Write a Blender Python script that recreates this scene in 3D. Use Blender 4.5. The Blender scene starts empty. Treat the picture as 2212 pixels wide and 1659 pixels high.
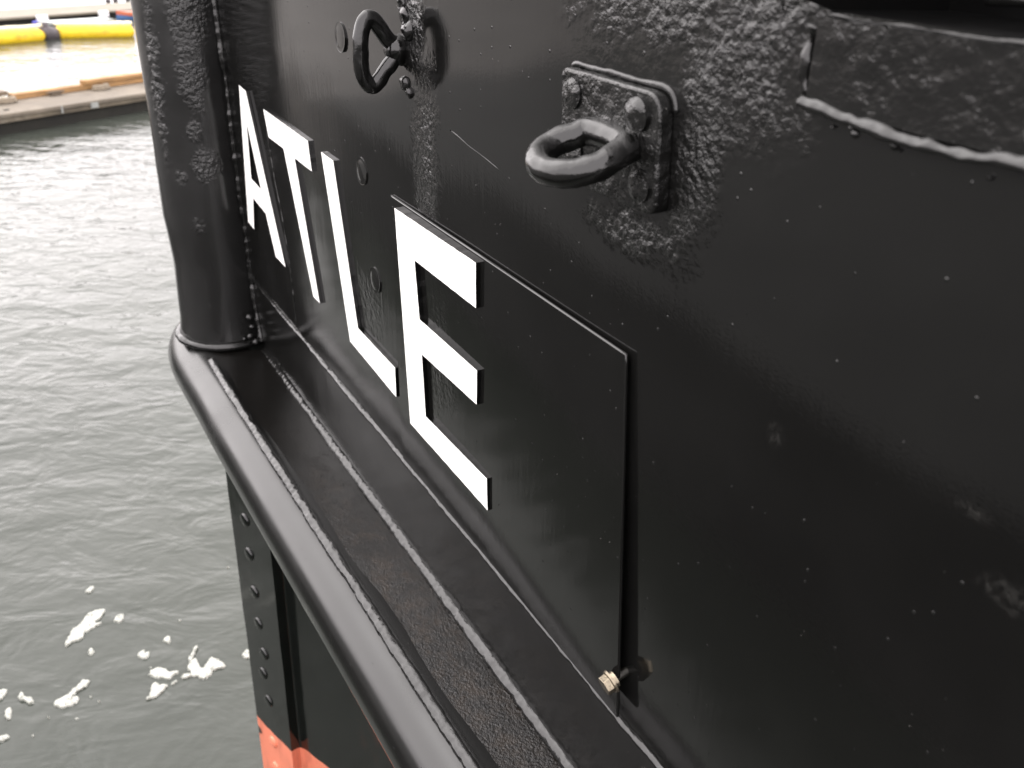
import bpy, bmesh, math, random
import numpy as np
from mathutils import Vector, Matrix, noise

S = bpy.context.scene
H = 2.35                       # camera height above the water, metres

# ------------------------------------------------------------------ camera
cd = bpy.data.cameras.new("camera")
cam = bpy.data.objects.new("camera", cd)
S.collection.objects.link(cam)
S.camera = cam
fw = Vector((0.76087, -0.46060, -0.45710)).normalized()
up = Vector((0.42, -0.187, 0.888))
rt = fw.cross(up).normalized()
up = rt.cross(fw).normalized()
cam.matrix_world = Matrix(((rt.x, up.x, -fw.x, 0), (rt.y, up.y, -fw.y, 0), (rt.z, up.z, -fw.z, H), (0, 0, 0, 1)))
cd.sensor_width = 36.0
cd.lens = 36.0 * 1950 / 2212
cd.clip_start = 0.02
cd.clip_end = 3000
cd.dof.use_dof = True
cd.dof.focus_distance = 0.95
cd.dof.aperture_fstop = 9.0

# ------------------------------------------------------------------ light
SUN_EL, SUN_AZ = math.radians(48), math.radians(60)
w = bpy.data.worlds.new("World"); S.world = w; w.use_nodes = True
nt = w.node_tree; nt.nodes.clear()
sky = nt.nodes.new('ShaderNodeTexSky'); sky.sky_type = 'NISHITA'; sky.sun_disc = False
sky.sun_elevation = SUN_EL; sky.sun_rotation = SUN_AZ
sky.dust_density = 4.0; sky.air_density = 1.0
hs = nt.nodes.new('ShaderNodeHueSaturation'); hs.inputs['Saturation'].default_value = 0.10
mix = nt.nodes.new('ShaderNodeMix'); mix.data_type = 'RGBA'; mix.blend_type = 'MIX'
mix.inputs['Factor'].default_value = 0.90
mix.inputs['B'].default_value = (8.4, 7.9, 8.0, 1)      # the even cloud layer
bg = nt.nodes.new('ShaderNodeBackground'); bg.inputs['Strength'].default_value = 0.13
wo = nt.nodes.new('ShaderNodeOutputWorld')
nt.links.new(sky.outputs['Color'], hs.inputs['Color'])
nt.links.new(hs.outputs['Color'], mix.inputs['A'])
nt.links.new(mix.outputs['Result'], bg.inputs['Color'])
nt.links.new(bg.outputs['Background'], wo.inputs['Surface'])

sl = bpy.data.lights.new("sun", 'SUN'); sl.energy = 0.5; sl.angle = math.radians(90); sl.color = (1, .96, .9)
so = bpy.data.objects.new("sun", sl); S.collection.objects.link(so)
# direction TO the sun, matching the sky texture's rotation
sd = Vector((math.sin(SUN_AZ) * math.cos(SUN_EL), math.cos(SUN_AZ) * math.cos(SUN_EL), math.sin(SUN_EL)))
so.rotation_euler = sd.to_track_quat('Z', 'Y').to_euler()

S.view_settings.view_transform = 'Standard'
S.view_settings.look = 'None'
S.view_settings.exposure = 1.9
S.view_settings.gamma = 1.0
S.view_settings.use_curve_mapping = False
S.cycles.max_bounces = 6
S.cycles.use_denoising = True

# ------------------------------------------------------------------ materials
def new_mat(name):
    m = bpy.data.materials.new(name); m.use_nodes = True
    n = m.node_tree; b = n.nodes['Principled BSDF']
    return m, n, b

class G:
    """small node-graph helper"""
    def __init__(s, n):
        s.n = n
        s.tc = n.nodes.new('ShaderNodeNewGeometry').outputs['Position']
    def noise(s, scale, detail=3, rough=.55, vec=None, dist=0):
        t = s.n.nodes.new('ShaderNodeTexNoise')
        t.inputs['Scale'].default_value = scale; t.inputs['Detail'].default_value = detail
        t.inputs['Roughness'].default_value = rough; t.inputs['Distortion'].default_value = dist
        s.n.links.new(vec or s.tc, t.inputs['Vector']); return t.outputs['Fac']
    def scale(s, v, vec=None):
        t = s.n.nodes.new('ShaderNodeVectorMath'); t.operation = 'MULTIPLY'
        t.inputs[1].default_value = v; s.n.links.new(vec or s.tc, t.inputs[0]); return t.outputs[0]
    def rot(s, ang, vec=None):
        t = s.n.nodes.new('ShaderNodeVectorRotate'); t.rotation_type = 'Z_AXIS'
        t.inputs['Angle'].default_value = ang; s.n.links.new(vec or s.tc, t.inputs['Vector']); return t.outputs[0]
    def math(s, op, a, b=None, c=None, clamp=False):
        t = s.n.nodes.new('ShaderNodeMath'); t.operation = op; t.use_clamp = clamp
        for i, v in enumerate((a, b, c)):
            if v is None: continue
            if isinstance(v, (int, float)): t.inputs[i].default_value = v
            else: s.n.links.new(v, t.inputs[i])
        return t.outputs[0]
    def ramp(s, v, lo, hi, a=0., b=1.):
        t = s.n.nodes.new('ShaderNodeMapRange'); t.clamp = True
        t.interpolation_type = 'SMOOTHSTEP'
        s.n.links.new(v, t.inputs[0])
        for i, x in enumerate((lo, hi, a, b)): t.inputs[i + 1].default_value = x
        return t.outputs[0]
    def blob(s, c, r, soft=.6, wob=.35, wscale=30):
        """1 inside an uneven patch round c (world), 0 outside; r may be a 3-vector"""
        r = r if isinstance(r, tuple) else (r, r, r)
        t = s.n.nodes.new('ShaderNodeVectorMath'); t.operation = 'SUBTRACT'
        s.n.links.new(s.tc, t.inputs[0]); t.inputs[1].default_value = (c[0], c[1], c[2] + H)
        u = s.n.nodes.new('ShaderNodeVectorMath'); u.operation = 'DIVIDE'
        s.n.links.new(t.outputs[0], u.inputs[0]); u.inputs[1].default_value = r
        l = s.n.nodes.new('ShaderNodeVectorMath'); l.operation = 'LENGTH'
        s.n.links.new(u.outputs[0], l.inputs[0])
        d = s.math('ADD', l.outputs['Value'], s.math('MULTIPLY', s.math('SUBTRACT', s.noise(wscale, 3), .5), wob * 2))
        return s.ramp(d, 1.0, 1.0 - soft)
    def mixc(s, f, a, b):
        t = s.n.nodes.new('ShaderNodeMix'); t.data_type = 'RGBA'
        if isinstance(f, (int, float)): t.inputs['Factor'].default_value = f
        else: s.n.links.new(f, t.inputs['Factor'])
        for k, v in (('A', a), ('B', b)):
            if isinstance(v, tuple): t.inputs[k].default_value = (*v, 1)
            else: s.n.links.new(v, t.inputs[k])
        return t.outputs['Result']
    def bump(s, h, dist=1.0, strength=1.0, normal=None):
        t = s.n.nodes.new('ShaderNodeBump'); t.inputs['Distance'].default_value = dist
        t.inputs['Strength'].default_value = strength
        s.n.links.new(h, t.inputs['Height'])
        if normal: s.n.links.new(normal, t.inputs['Normal'])
        return t.outputs[0]

def black_paint(name, patches=(), fine=.00004, wave=.00022, rough=.10, specks=True, base=(.0040, .0040, .0038), warm=None, paintline=None, brush=True, chips=0.0, scuffs=()):
    """glossy black ship's enamel; patches = [(centre, radius, feature scale, height), ...] of pitted or lumpy metal under the paint"""
    m, n, b = new_mat(name); g = G(n); L = n.links
    h = g.math('MULTIPLY', g.noise(3.5, 2), wave * 6)
    if brush:
        h = g.math('ADD', h, g.math('MULTIPLY', g.noise(60, 2, vec=g.scale((2.2, 2.2, .22))), wave * .30))
    h = g.math('ADD', h, g.math('MULTIPLY', g.noise(420, 3), fine))
    # grit under the paint: tiny bumps scattered about
    v = n.nodes.new('ShaderNodeTexVoronoi'); v.inputs['Scale'].default_value = 95; L.new(g.tc, v.inputs['Vector'])
    cs = n.nodes.new('ShaderNodeSeparateColor'); L.new(v.outputs['Color'], cs.inputs[0])
    grit = g.math('MULTIPLY', g.ramp(v.outputs['Distance'], .13, .04), g.ramp(cs.outputs[0], .80, .82))
    h = g.math('ADD', h, g.math('MULTIPLY', grit, .00035))
    if brush:
        dr = g.ramp(g.noise(34, 2, .5, vec=g.scale((1, 1, .07))), .66, .80)
        h = g.math('ADD', h, g.math('MULTIPLY', g.math('MULTIPLY', dr, g.ramp(g.noise(4.5, 2), .50, .62)), .00055))
    for i, (c, r, sc, amp) in enumerate(patches):
        mk = g.blob(c, r, .95, .5)
        vo = n.nodes.new('ShaderNodeTexVoronoi'); vo.inputs['Scale'].default_value = sc * .75
        L.new(g.tc, vo.inputs['Vector'])
        nn = g.math('ADD', g.math('MULTIPLY', g.noise(sc * 1.1, 3, .62), 1.3), g.math('MULTIPLY', vo.outputs['Distance'], -.75))
        nn = g.math('MULTIPLY', nn, g.ramp(g.noise(sc * .22, 2), .34, .58, .5, 1.0))
        hh = g.math('MULTIPLY', g.math('MULTIPLY', nn, g.math('POWER', mk, 1.15)), amp)
        h = g.math('ADD', h, hh)
    L.new(g.bump(h), b.inputs['Normal'])
    col = g.mixc(g.ramp(g.noise(5, 4), .35, .7), base, tuple(x * 1.45 for x in base))
    if warm:
        c, r, wc = warm
        mk = g.math('MULTIPLY', g.blob(c, r, .9, .5, 14), g.ramp(g.noise(40, 4, .7, vec=g.scale((1, 1, .25))), .42, .66))
        col = g.mixc(mk, col, wc)
    if specks:
        v2 = n.nodes.new('ShaderNodeTexVoronoi'); v2.inputs['Scale'].default_value = 62; L.new(g.tc, v2.inputs['Vector'])
        c2 = n.nodes.new('ShaderNodeSeparateColor'); L.new(v2.outputs['Color'], c2.inputs[0])
        sp = g.math('MULTIPLY', g.ramp(v2.outputs['Distance'], .040, .02), g.ramp(c2.outputs[1], .93, .94))
        sp = g.math('MULTIPLY', sp, g.ramp(g.noise(7, 3), .42, .6))
        v3 = n.nodes.new('ShaderNodeTexVoronoi'); v3.inputs['Scale'].default_value = 150; L.new(g.tc, v3.inputs['Vector'])
        c3 = n.nodes.new('ShaderNodeSeparateColor'); L.new(v3.outputs['Color'], c3.inputs[0])
        sp3 = g.math('MULTIPLY', g.ramp(v3.outputs['Distance'], .07, .04), g.ramp(c3.outputs[1], .93, .94))
        sp3 = g.math('MULTIPLY', sp3, g.ramp(g.noise(11, 3), .50, .60))
        col = g.mixc(g.math('MAXIMUM', g.math('MULTIPLY', sp, .55), g.math('MULTIPLY', sp3, .8)), col, (.26, .25, .24))
    for c, r in scuffs:
        mk = g.math('MULTIPLY', g.blob(c, r, .9, .5, 90), g.ramp(g.noise(260, 3, .7), .38, .72))
        col = g.mixc(g.math('MULTIPLY', mk, .25), col, (.085, .083, .078))
    if chips:
        sc = g.math('MULTIPLY', g.ramp(g.noise(150, 4, .7), .70, .74), chips)
        col = g.mixc(sc, col, (.16, .15, .14))
    rg = g.ramp(g.noise(9, 4), .3, .7, rough * .8, rough * 1.35)
    if paintline:
        z, colr = paintline
        sx = n.nodes.new('ShaderNodeSeparateXYZ'); L.new(g.tc, sx.inputs[0])
        zz = g.math('ADD', sx.outputs['Z'], g.math('MULTIPLY', g.math('SUBTRACT', g.noise(9, 2), .5), .035))
        mk = g.ramp(zz, z + H + .0015, z + H - .0015)
        o = g.mixc(g.ramp(g.noise(6, 4), .35, .7), colr, tuple(min(1, x * .8) for x in colr))
        o = g.mixc(g.math('MULTIPLY', g.ramp(g.noise(38, 4, .7), .66, .72), .6), o, (.05, .03, .025))
        o = g.mixc(g.blob((1.862, -.362, -2.035), (.03, .03, .018), .3, .2, 60), o, (.008, .006, .006))
        o = g.mixc(g.math('MULTIPLY', g.ramp(g.noise(26, 4, .7, vec=g.scale((1, 1, .2))), .50, .68), .35), o, (.30, .07, .045))
        col = g.mixc(mk, col, o)
        rg = g.math('ADD', rg, g.math('MULTIPLY', mk, .25))
    L.new(col, b.inputs['Base Color']); L.new(rg, b.inputs['Roughness'])
    b.inputs['IOR'].default_value = 1.52
    return m

def simple(name, col, rough=.6, var=.3, nscale=6, bumpd=.002, bscale=40, metallic=0., stain=None, specular=None, stretch=None):
    m, n, b = new_mat(name); g = G(n)
    vec = g.scale(stretch) if stretch else None
    c = g.mixc(g.ramp(g.noise(nscale, 5, .6, vec=vec), .3, .72), tuple(x * (1 - var) for x in col), tuple(min(1, x * (1 + var)) for x in col))
    if stain:
        c = g.mixc(g.ramp(g.noise(nscale * 1.7, 4, .65), .52, .68), c, stain)
    n.links.new(c, b.inputs['Base Color'])
    n.links.new(g.bump(g.noise(bscale, 4, vec=vec), bumpd), b.inputs['Normal'])
    b.inputs['Roughness'].default_value = rough; b.inputs['Metallic'].default_value = metallic
    if specular is not None: b.inputs['Specular IOR Level'].default_value = specular
    return m

M = {}
M['hull'] = black_paint('hull black enamel', rough=.07, patches=[
    ((.47, -.39, -.005), (.19, .1, .11), 175, .0018),
    ((.40, -.39, -.075), (.085, .1, .10), 200, .0011),
    ((.440, -.39, -.130), (.038, .1, .095), 210, .0019),
    ((.495, -.39, -.196), (.085, .1, .026), 200, .0024),
    ((.878, -.39, -.10), (.035, .1, .07), 150, .0036),
    ((.86, -.40, -.22), (.045, .1, .16), 190, .0016),
    ((1.06, -.40, -.48), (.07, .1, .09), 150, .0005),
    ((1.68, -.40, -.2), (.035, .1, .6), 110, .0026)],
    scuffs=[((.339, -.40, -.281), (.010, .03, .012)), ((.176, -.40, -.287), (.022, .03, .012)), ((.205, -.40, -.254), (.014, .03, .006)), ((.62, -.40, -.56), (.03, .03, .012))])
M['plain'] = black_paint('doubler black enamel', rough=.12, wave=.0008, fine=.00012, patches=[((.1, -.39, -.06), (.8, .3, .3), 70, .0012)])
M['low'] = black_paint('lower hull black enamel', wave=.0005, rough=.10, specks=False, base=(.004, .0048, .0042),
    warm=((1.35, -.5, -1.55), (.16, .2, .45), (.06, .018, .010)), paintline=(-1.985, (.74, .225, .135)))  # warm: orange reflection put into the colour as a smear
M['stem'] = black_paint('stem post enamel', wave=.0005, rough=.20, base=(.009, .009, .0088), patches=[
    ((1.704, -.352, -.10), (.03, .062, .20), 165, .0046),
    ((1.703, -.337, -.285), (.022, .045, .055), 165, .0042),
    ((1.703, -.336, -.366), (.02, .022, .026), 165, .0042),
    ((1.701, -.350, -.428), (.02, .038, .040), 155, .0050),
    ((1.711, -.323, -.545), (.02, .024, .022), 130, .0035),
    ((1.745, -.287, -.30), (.028, .020, .22), 95, .0034),
    ((1.722, -.306, -.455), (.02, .018, .03), 110, .0030)], fine=.00006)
M['guard'] = black_paint('guard rail enamel', wave=.0004, rough=.22, fine=.00003, specks=False, brush=False)
M['ledge'] = black_paint('ledge gritty black', rough=.13, fine=.0004, wave=.0004, brush=False, patches=[
    ((.55, -.37, -.80), (.55, .14, .1), 300, .0015), ((.62, -.37, -.80), (.9, .14, .1), 700, .0010)], base=(.0045, .0042, .0038),
    warm=((.8, -.37, -.8), (.5, .1, .1), (.018, .013, .009)), chips=.12)
M['strip'] = black_paint('belt strake enamel', rough=.15, wave=.0006)
M['bead'] = black_paint('weld bead enamel', rough=.18, fine=.00008, wave=.0003, specks=False, brush=False, patches=[((1, -.4, -.6), (3, 3, 3), 120, .0005)])
M['fit'] = black_paint('fitting black enamel', rough=.18, fine=.00015, wave=.0003, patches=[((.53, -.37, -.13), (.2, .2, .2), 150, .0016)], chips=.1)
M['ring'] = black_paint('ring black enamel', rough=.12, fine=.00008, wave=.0002, patches=[((.53, -.37, -.13), (.6, .2, .2), 100, .0004)], chips=0.)
M['plate'] = black_paint('name plate enamel', rough=.06, wave=.00018, fine=.00003, patches=[((.83, -.38, -.45), (.06, .1, .12), 170, .0004)])
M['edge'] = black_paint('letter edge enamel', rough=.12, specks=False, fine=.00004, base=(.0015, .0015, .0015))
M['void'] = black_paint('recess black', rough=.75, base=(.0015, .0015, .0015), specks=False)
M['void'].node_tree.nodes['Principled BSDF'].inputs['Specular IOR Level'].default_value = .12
M['white'] = simple('white letter enamel', (.82, .82, .80), .35, .03, 5, .0004, 90)
M['bolt'] = simple('brassy zinc bolt', (.22, .19, .14), .26, .2, 160, .0004, 300, metallic=.85)
M['thread'] = simple('dull bolt shank', (.02, .019, .016), .45, .3, 200, .0004, 300, metallic=.5)
M['grey'] = simple('bare fillet grey', (.05, .05, .048), .3, .2, 60)

# ------------------------------------------------------------------ object helpers
def link(o, parent=None):
    S.collection.objects.link(o)
    if parent:
        o.parent = parent
        o.matrix_parent_inverse = parent.matrix_world.inverted() if parent.type == 'EMPTY' else Matrix()
    return o

def mesh(name, vs, fs, mat, parent=None, smooth=False, rel=True):
    me = bpy.data.meshes.new(name)
    if rel: vs = [(v[0], v[1], v[2] + H) for v in vs]
    me.from_pydata(vs, [], fs)
    bm = bmesh.new(); bm.from_mesh(me); bmesh.ops.recalc_face_normals(bm, faces=bm.faces); bm.to_mesh(me); bm.free()
    me.materials.append(mat)
    if smooth:
        for p in me.polygons: p.use_smooth = True
    o = bpy.data.objects.new(name, me)
    return link(o, parent)

def empty(name, loc):
    o = bpy.data.objects.new(name, None); S.collection.objects.link(o)
    o.location = (loc[0], loc[1], loc[2] + H); o.empty_display_size = .1
    o.matrix_world = Matrix.Translation(o.location)
    return o

def tag(o, label=None, cat=None, group=None, kind=None):
    if label: o['label'] = label
    if cat: o['category'] = cat
    if group: o['group'] = group
    if kind: o['kind'] = kind
    return o

def bevel(o, w, seg=2, angle=30):
    md = o.modifiers.new('bevel', 'BEVEL'); md.width = w; md.segments = seg; md.limit_method = 'ANGLE'; md.angle_limit = math.radians(angle)
    return o

def auto_smooth(o, deg=35):
    me = o.data
    bm = bmesh.new(); bm.from_mesh(me)
    for f in bm.faces: f.smooth = True
    for e in bm.edges:
        if len(e.link_faces) == 2 and e.calc_face_angle(0) > math.radians(deg): e.smooth = False
    bm.to_mesh(me); bm.free(); return o

def sweep(pts, radii, n=12, closed=False, squash=None, capped=True):
    """tube through pts; radii scalar/list; squash=(upvector, factor) flattens the section"""
    P = [Vector(p) for p in pts]; N = len(P)
    if not isinstance(radii, (list, tuple)): radii = [radii] * N
    vs, fs = [], []
    prev = None
    for i in range(N):
        a = P[(i - 1) % N] if (closed or i > 0) else P[i]
        b = P[(i + 1) % N] if (closed or i < N - 1) else P[i]
        t = (b - a).normalized()
        if prev is None:
            r = Vector((0, 0, 1)) if abs(t.z) < .9 else Vector((0, 1, 0))
            if squash: r = Vector(squash[0])
        else: r = prev
        u = (r - t * r.dot(t)).normalized(); v = t.cross(u); prev = u
        if squash:
            u0 = Vector(squash[0]); u = (u0 - t * u0.dot(t)).normalized(); v = t.cross(u)
        for k in range(n):
            an = 2 * math.pi * k / n
            ku = squash[1] if squash else 1
            vs.append(P[i] + u * math.cos(an) * radii[i] * ku + v * math.sin(an) * radii[i])
    R = N if closed else N - 1
    for i in range(R):
        j = (i + 1) % N
        for k in range(n):
            fs.append((i * n + k, i * n + (k + 1) % n, j * n + (k + 1) % n, j * n + k))
    if not closed and capped:
        fs.append(tuple(range(n))[::-1]); fs.append(tuple((N - 1) * n + k for k in range(n)))
    return vs, fs

def spline(pts, per=8, closed=False):
    P = [Vector(p) for p in pts]; N = len(P); out = []
    rng = range(N) if closed else range(N - 1)
    for i in rng:
        if closed: p0, p1, p2, p3 = P[(i - 1) % N], P[i], P[(i + 1) % N], P[(i + 2) % N]
        else: p0, p1, p2, p3 = P[max(i - 1, 0)], P[i], P[i + 1], P[min(i + 2, N - 1)]
        for k in range(per):
            t = k / per
            out.append(.5 * ((2 * p1) + (-p0 + p2) * t + (2 * p0 - 5 * p1 + 4 * p2 - p3) * t * t + (-p0 + 3 * p1 - 3 * p2 + p3) * t ** 3))
    if not closed: out.append(P[-1])
    return out

def bead(name, pts, r, parent, seed=0, lump=.35, step=.004, freq=70, flat=.6, upv=(0, 1, 0), mat=None, wander=.0012):
    """a weld run: a low wavering ridge along pts"""
    P = [Vector(p) for p in pts]; out = []; rad = []
    for a, b in zip(P[:-1], P[1:]):
        n = max(2, int((b - a).length / step))
        for k in range(n): out.append(a.lerp(b, k / n))
    out.append(P[-1])
    q = []
    for i, p in enumerate(out):
        s = noise.noise(Vector((p.x * freq, p.z * freq + seed, seed * 3.1)))
        s2 = noise.noise(Vector((p.x * 9, p.z * 9, seed + 7.7)))
        rad.append(r * (1 + lump * s + .3 * s2))
        q.append(p + Vector((0, wander * .4 * s2, wander * noise.noise(Vector((p.x * 30, p.z * 30, seed + 3.3))))))
    vs, fs = sweep(q, rad, 10, squash=(upv, flat))
    for i in range(len(vs)):
        v = vs[i]; vs[i] = v + Vector((0, 1, 1)) * (r * .16 * noise.noise(v * 160))
    return mesh(name, vs, fs, mat or M['bead'], parent, smooth=True)

def hy(z): return -.3899 + .0408 * z        # the hull side: outboard position at height z

def rag(poly, step=.006, amp=.0005):
    out = []
    for i, (x, z) in enumerate(poly):
        x2, z2 = poly[(i + 1) % len(poly)]; L_ = math.hypot(x2 - x, z2 - z); k = max(1, int(L_ / step))
        for q in range(k):
            t = q / k; p = Vector((x + (x2 - x) * t, 0, z + (z2 - z) * t)); a = amp if q else 0
            out.append((p.x + a * noise.noise(p * 90), p.z + a * noise.noise(p * 90 + Vector((5, 5, 5)))))
    return out
def prism(name, poly, y0, t, mat, parent, edge_mat=None, bev=.0006):
    """poly = [(x, z)] in the hull plane; back face at hy(z)+y0, thickness t outward"""
    poly = rag(poly); n = len(poly)
    vs = [(x, hy(z) + y0, z) for x, z in poly] + [(x, hy(z) + y0 + t, z) for x, z in poly]
    fs = [tuple(range(n)), tuple(range(n, 2 * n))] + [(i, (i + 1) % n, n + (i + 1) % n, n + i) for i in range(n)]
    o = mesh(name, vs, fs, mat, parent)
    if edge_mat:
        o.data.materials.append(edge_mat)
        for p in o.data.polygons:
            if len(p.vertices) == 4 and not all(i >= n for i in p.vertices): p.material_index = 1
            elif all(i < n for i in p.vertices): p.material_index = 1
    return o

def box(name, x0, x1, y0, y1, z0, z1, mat, parent=None, bev=0):
    vs = [(x, y, z) for x in (x0, x1) for y in (y0, y1) for z in (z0, z1)]
    fs = [(0, 1, 3, 2), (4, 6, 7, 5), (0, 4, 5, 1), (2, 3, 7, 6), (0, 2, 6, 4), (1, 5, 7, 3)]
    o = mesh(name, vs, fs, mat, parent)
    if bev: bevel(o, bev)
    return o

def dome(name, c, r, h, mat, parent, n=20, axis=(0, 1, 0), rough=0, seed=0, edge=.25):
    """low rivet head"""
    ax = Vector(axis).normalized(); u = ax.orthogonal().normalized(); v = ax.cross(u)
    vs, fs = [], []
    prof = [(1.0, -.3), (1.0, edge), (.93, .55), (.75, .82), (.45, .96)]
    for pr, ph in prof:
        for k in range(n):
            a = 2 * math.pi * k / n
            p = Vector(c) + (u * math.cos(a) + v * math.sin(a)) * r * pr + ax * h * ph
            if rough: p += ax * rough * noise.noise(p * 120 + Vector((seed, 0, 0)))
            vs.append(p)
    vs.append(Vector(c) + ax * h)
    for i in range(len(prof) - 1):
        for k in range(n): fs.append((i * n + k, i * n + (k + 1) % n, (i + 1) * n + (k + 1) % n, (i + 1) * n + k))
    for k in range(n): fs.append(((len(prof) - 1) * n + k, (len(prof) - 1) * n + (k + 1) % n, len(vs) - 1))
    o = mesh(name, vs, fs, mat, parent); auto_smooth(o, 50)
    return o

# ------------------------------------------------------------------ water
def water_mat():
    m, n, b = new_mat('harbour water'); g = G(n)
    v = g.rot(math.radians(28))
    h = g.math('MULTIPLY', g.noise(1.3, 2, .5, vec=g.scale((1.0, .6, 1), v)), .040)
    h = g.math('ADD', h, g.math('MULTIPLY', g.noise(5.6, 3, .55, vec=g.scale((1.0, .60, 1), v), dist=.5), .023))
    h = g.math('ADD', h, g.math('MULTIPLY', g.noise(21, 3, .5, vec=g.scale((1.0, .55, 1), v)), .0045))
    n.links.new(g.bump(h), b.inputs['Normal'])
    c = g.mixc(g.ramp(g.noise(.5, 3), .3, .7), (.032, .037, .031), (.038, .043, .036))
    n.links.new(c, b.inputs['Base Color'])
    b.inputs['Roughness'].default_value = .05; b.inputs['IOR'].default_value = 1.333
    return m
me = mesh('water', [(-1500, -1500, -H), (1500, -1500, -H), (1500, 1500, -H), (-1500, 1500, -H)], [(0, 1, 2, 3)], water_mat())
tag(me, 'grey green rippled harbour water running out to white glare', 'water', kind='structure')

# foam drifting on the water near the bow (outlines in metres on the water)
FO = [
 ([[2.809,.076],[2.855,.051],[2.877,.044],[2.902,.007],[2.942,-.019],[2.941,-.075],[2.898,-.053],[2.88,-.036],[2.87,-.057],[2.849,-.012],[2.834,.010],[2.813,.017],[2.811,.047],[2.801,.067]], 'longest leaf shaped white foam patch, farthest of the big ones from the camera'),
 ([[2.86,-.094],[2.885,-.108],[2.882,-.131],[2.857,-.127],[2.844,-.109]], 'small oval foam blob just right of the long leaf shaped patch'),
 ([[3.073,-.025],[3.093,-.043],[3.09,-.058],[3.063,-.044]], 'tiny foam fleck farthest out, beyond the long leaf shaped patch'),
 ([[2.722,.007],[2.745,.005],[2.752,-.005],[2.729,-.011],[2.716,-.001]], 'small round foam dot just nearer than the long leaf shaped patch'),
 ([[2.645,-.138],[2.663,-.163],[2.645,-.166],[2.643,-.182],[2.617,-.17],[2.618,-.153]], 'small notched foam patch alone in open water between the long patches'),
 ([[2.684,-.232],[2.695,-.245],[2.689,-.256],[2.657,-.253],[2.668,-.237]], 'small rounded foam blob above the branching cluster'),
 ([[2.548,-.292],[2.594,-.321],[2.595,-.333],[2.54,-.299]], 'thin upright foam sliver touching the top of the branching patch'),
 ([[2.526,-.158],[2.546,-.163],[2.553,-.187],[2.536,-.214],[2.515,-.224],[2.503,-.251],[2.487,-.219],[2.495,-.191]], 'teardrop foam patch with a thin tail towards the branching patch'),
 ([[2.468,-.25],[2.48,-.256],[2.474,-.283],[2.503,-.279],[2.535,-.293],[2.537,-.314],[2.483,-.319],[2.486,-.338],[2.516,-.355],[2.511,-.374],[2.468,-.397],[2.457,-.386],[2.458,-.361],[2.431,-.33],[2.439,-.307],[2.458,-.291]], 'large branching foam patch nearest the black stem'),
 ([[2.423,-.129],[2.44,-.143],[2.475,-.154],[2.489,-.171],[2.472,-.182],[2.458,-.206],[2.433,-.179],[2.422,-.158]], 'pointed triangular foam patch under the teardrop one'),
 ([[2.535,.136],[2.547,.131],[2.559,.098],[2.59,.058],[2.606,.038],[2.593,.021],[2.578,.027],[2.557,.067],[2.532,.088],[2.536,.074],[2.529,.061],[2.51,.072],[2.506,.104],[2.517,.125]], 'hooked foam streak with a finger on its near end, left of middle'),
 ([[2.624,.234],[2.638,.222],[2.614,.215],[2.597,.195],[2.574,.191],[2.572,.201],[2.598,.219],[2.608,.231]], 'bone shaped foam patch near the left edge of the picture'),
 ([[2.558,.277],[2.582,.27],[2.583,.258],[2.54,.261],[2.537,.272]], 'small comma shaped foam patch below the bone shaped one'),
 ([[2.667,.30],[2.678,.27],[2.666,.26],[2.639,.277],[2.629,.30]], 'foam patch cut by the left edge, beside the bone shaped one'),
 ([[2.471,.31],[2.472,.278],[2.462,.269],[2.45,.28],[2.452,.31]], 'lowest foam patch at the left edge of the picture'),
 ([[2.459,-.215],[2.468,-.234],[2.459,-.234],[2.453,-.219]], 'tiny foam crumb between the teardrop and triangular patches'),
 ([[2.487,-.461],[2.504,-.484],[2.459,-.50],[2.465,-.466]], 'small foam patch half hidden behind the riveted stem'),
]
mf, nf, bf = new_mat('sea foam'); gf = G(nf)
nf.links.new(gf.mixc(gf.ramp(gf.noise(90, 4, .7), .35, .7), (.30, .31, .275), (.46, .47, .43)), bf.inputs['Base Color'])
nf.links.new(gf.bump(gf.noise(160, 3), .006), bf.inputs['Normal']); bf.inputs['Roughness'].default_value = .8
nf.links.new(gf.ramp(gf.math('ADD', gf.noise(150, 3, .6), gf.math('MULTIPLY', gf.noise(28, 2), .35)), .50, .62, .25, 1.0), bf.inputs['Alpha'])
random.seed(4)
dots = [(2.488,.156),(2.442,.079),(2.486,.007),(2.519,.027),(2.433,.206),(2.566,-.169),(2.76,-.306),(2.985,-.538)]
for d in dots:
    r = .0045
    FO.append(([[d[0] + r * math.cos(a) * random.uniform(.7, 1.2), d[1] + r * math.sin(a) * random.uniform(.7, 1.2)] for a in [i * math.pi / 3 for i in range(6)]], 'speck of white foam, a mere dot among the larger patches'))
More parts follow.
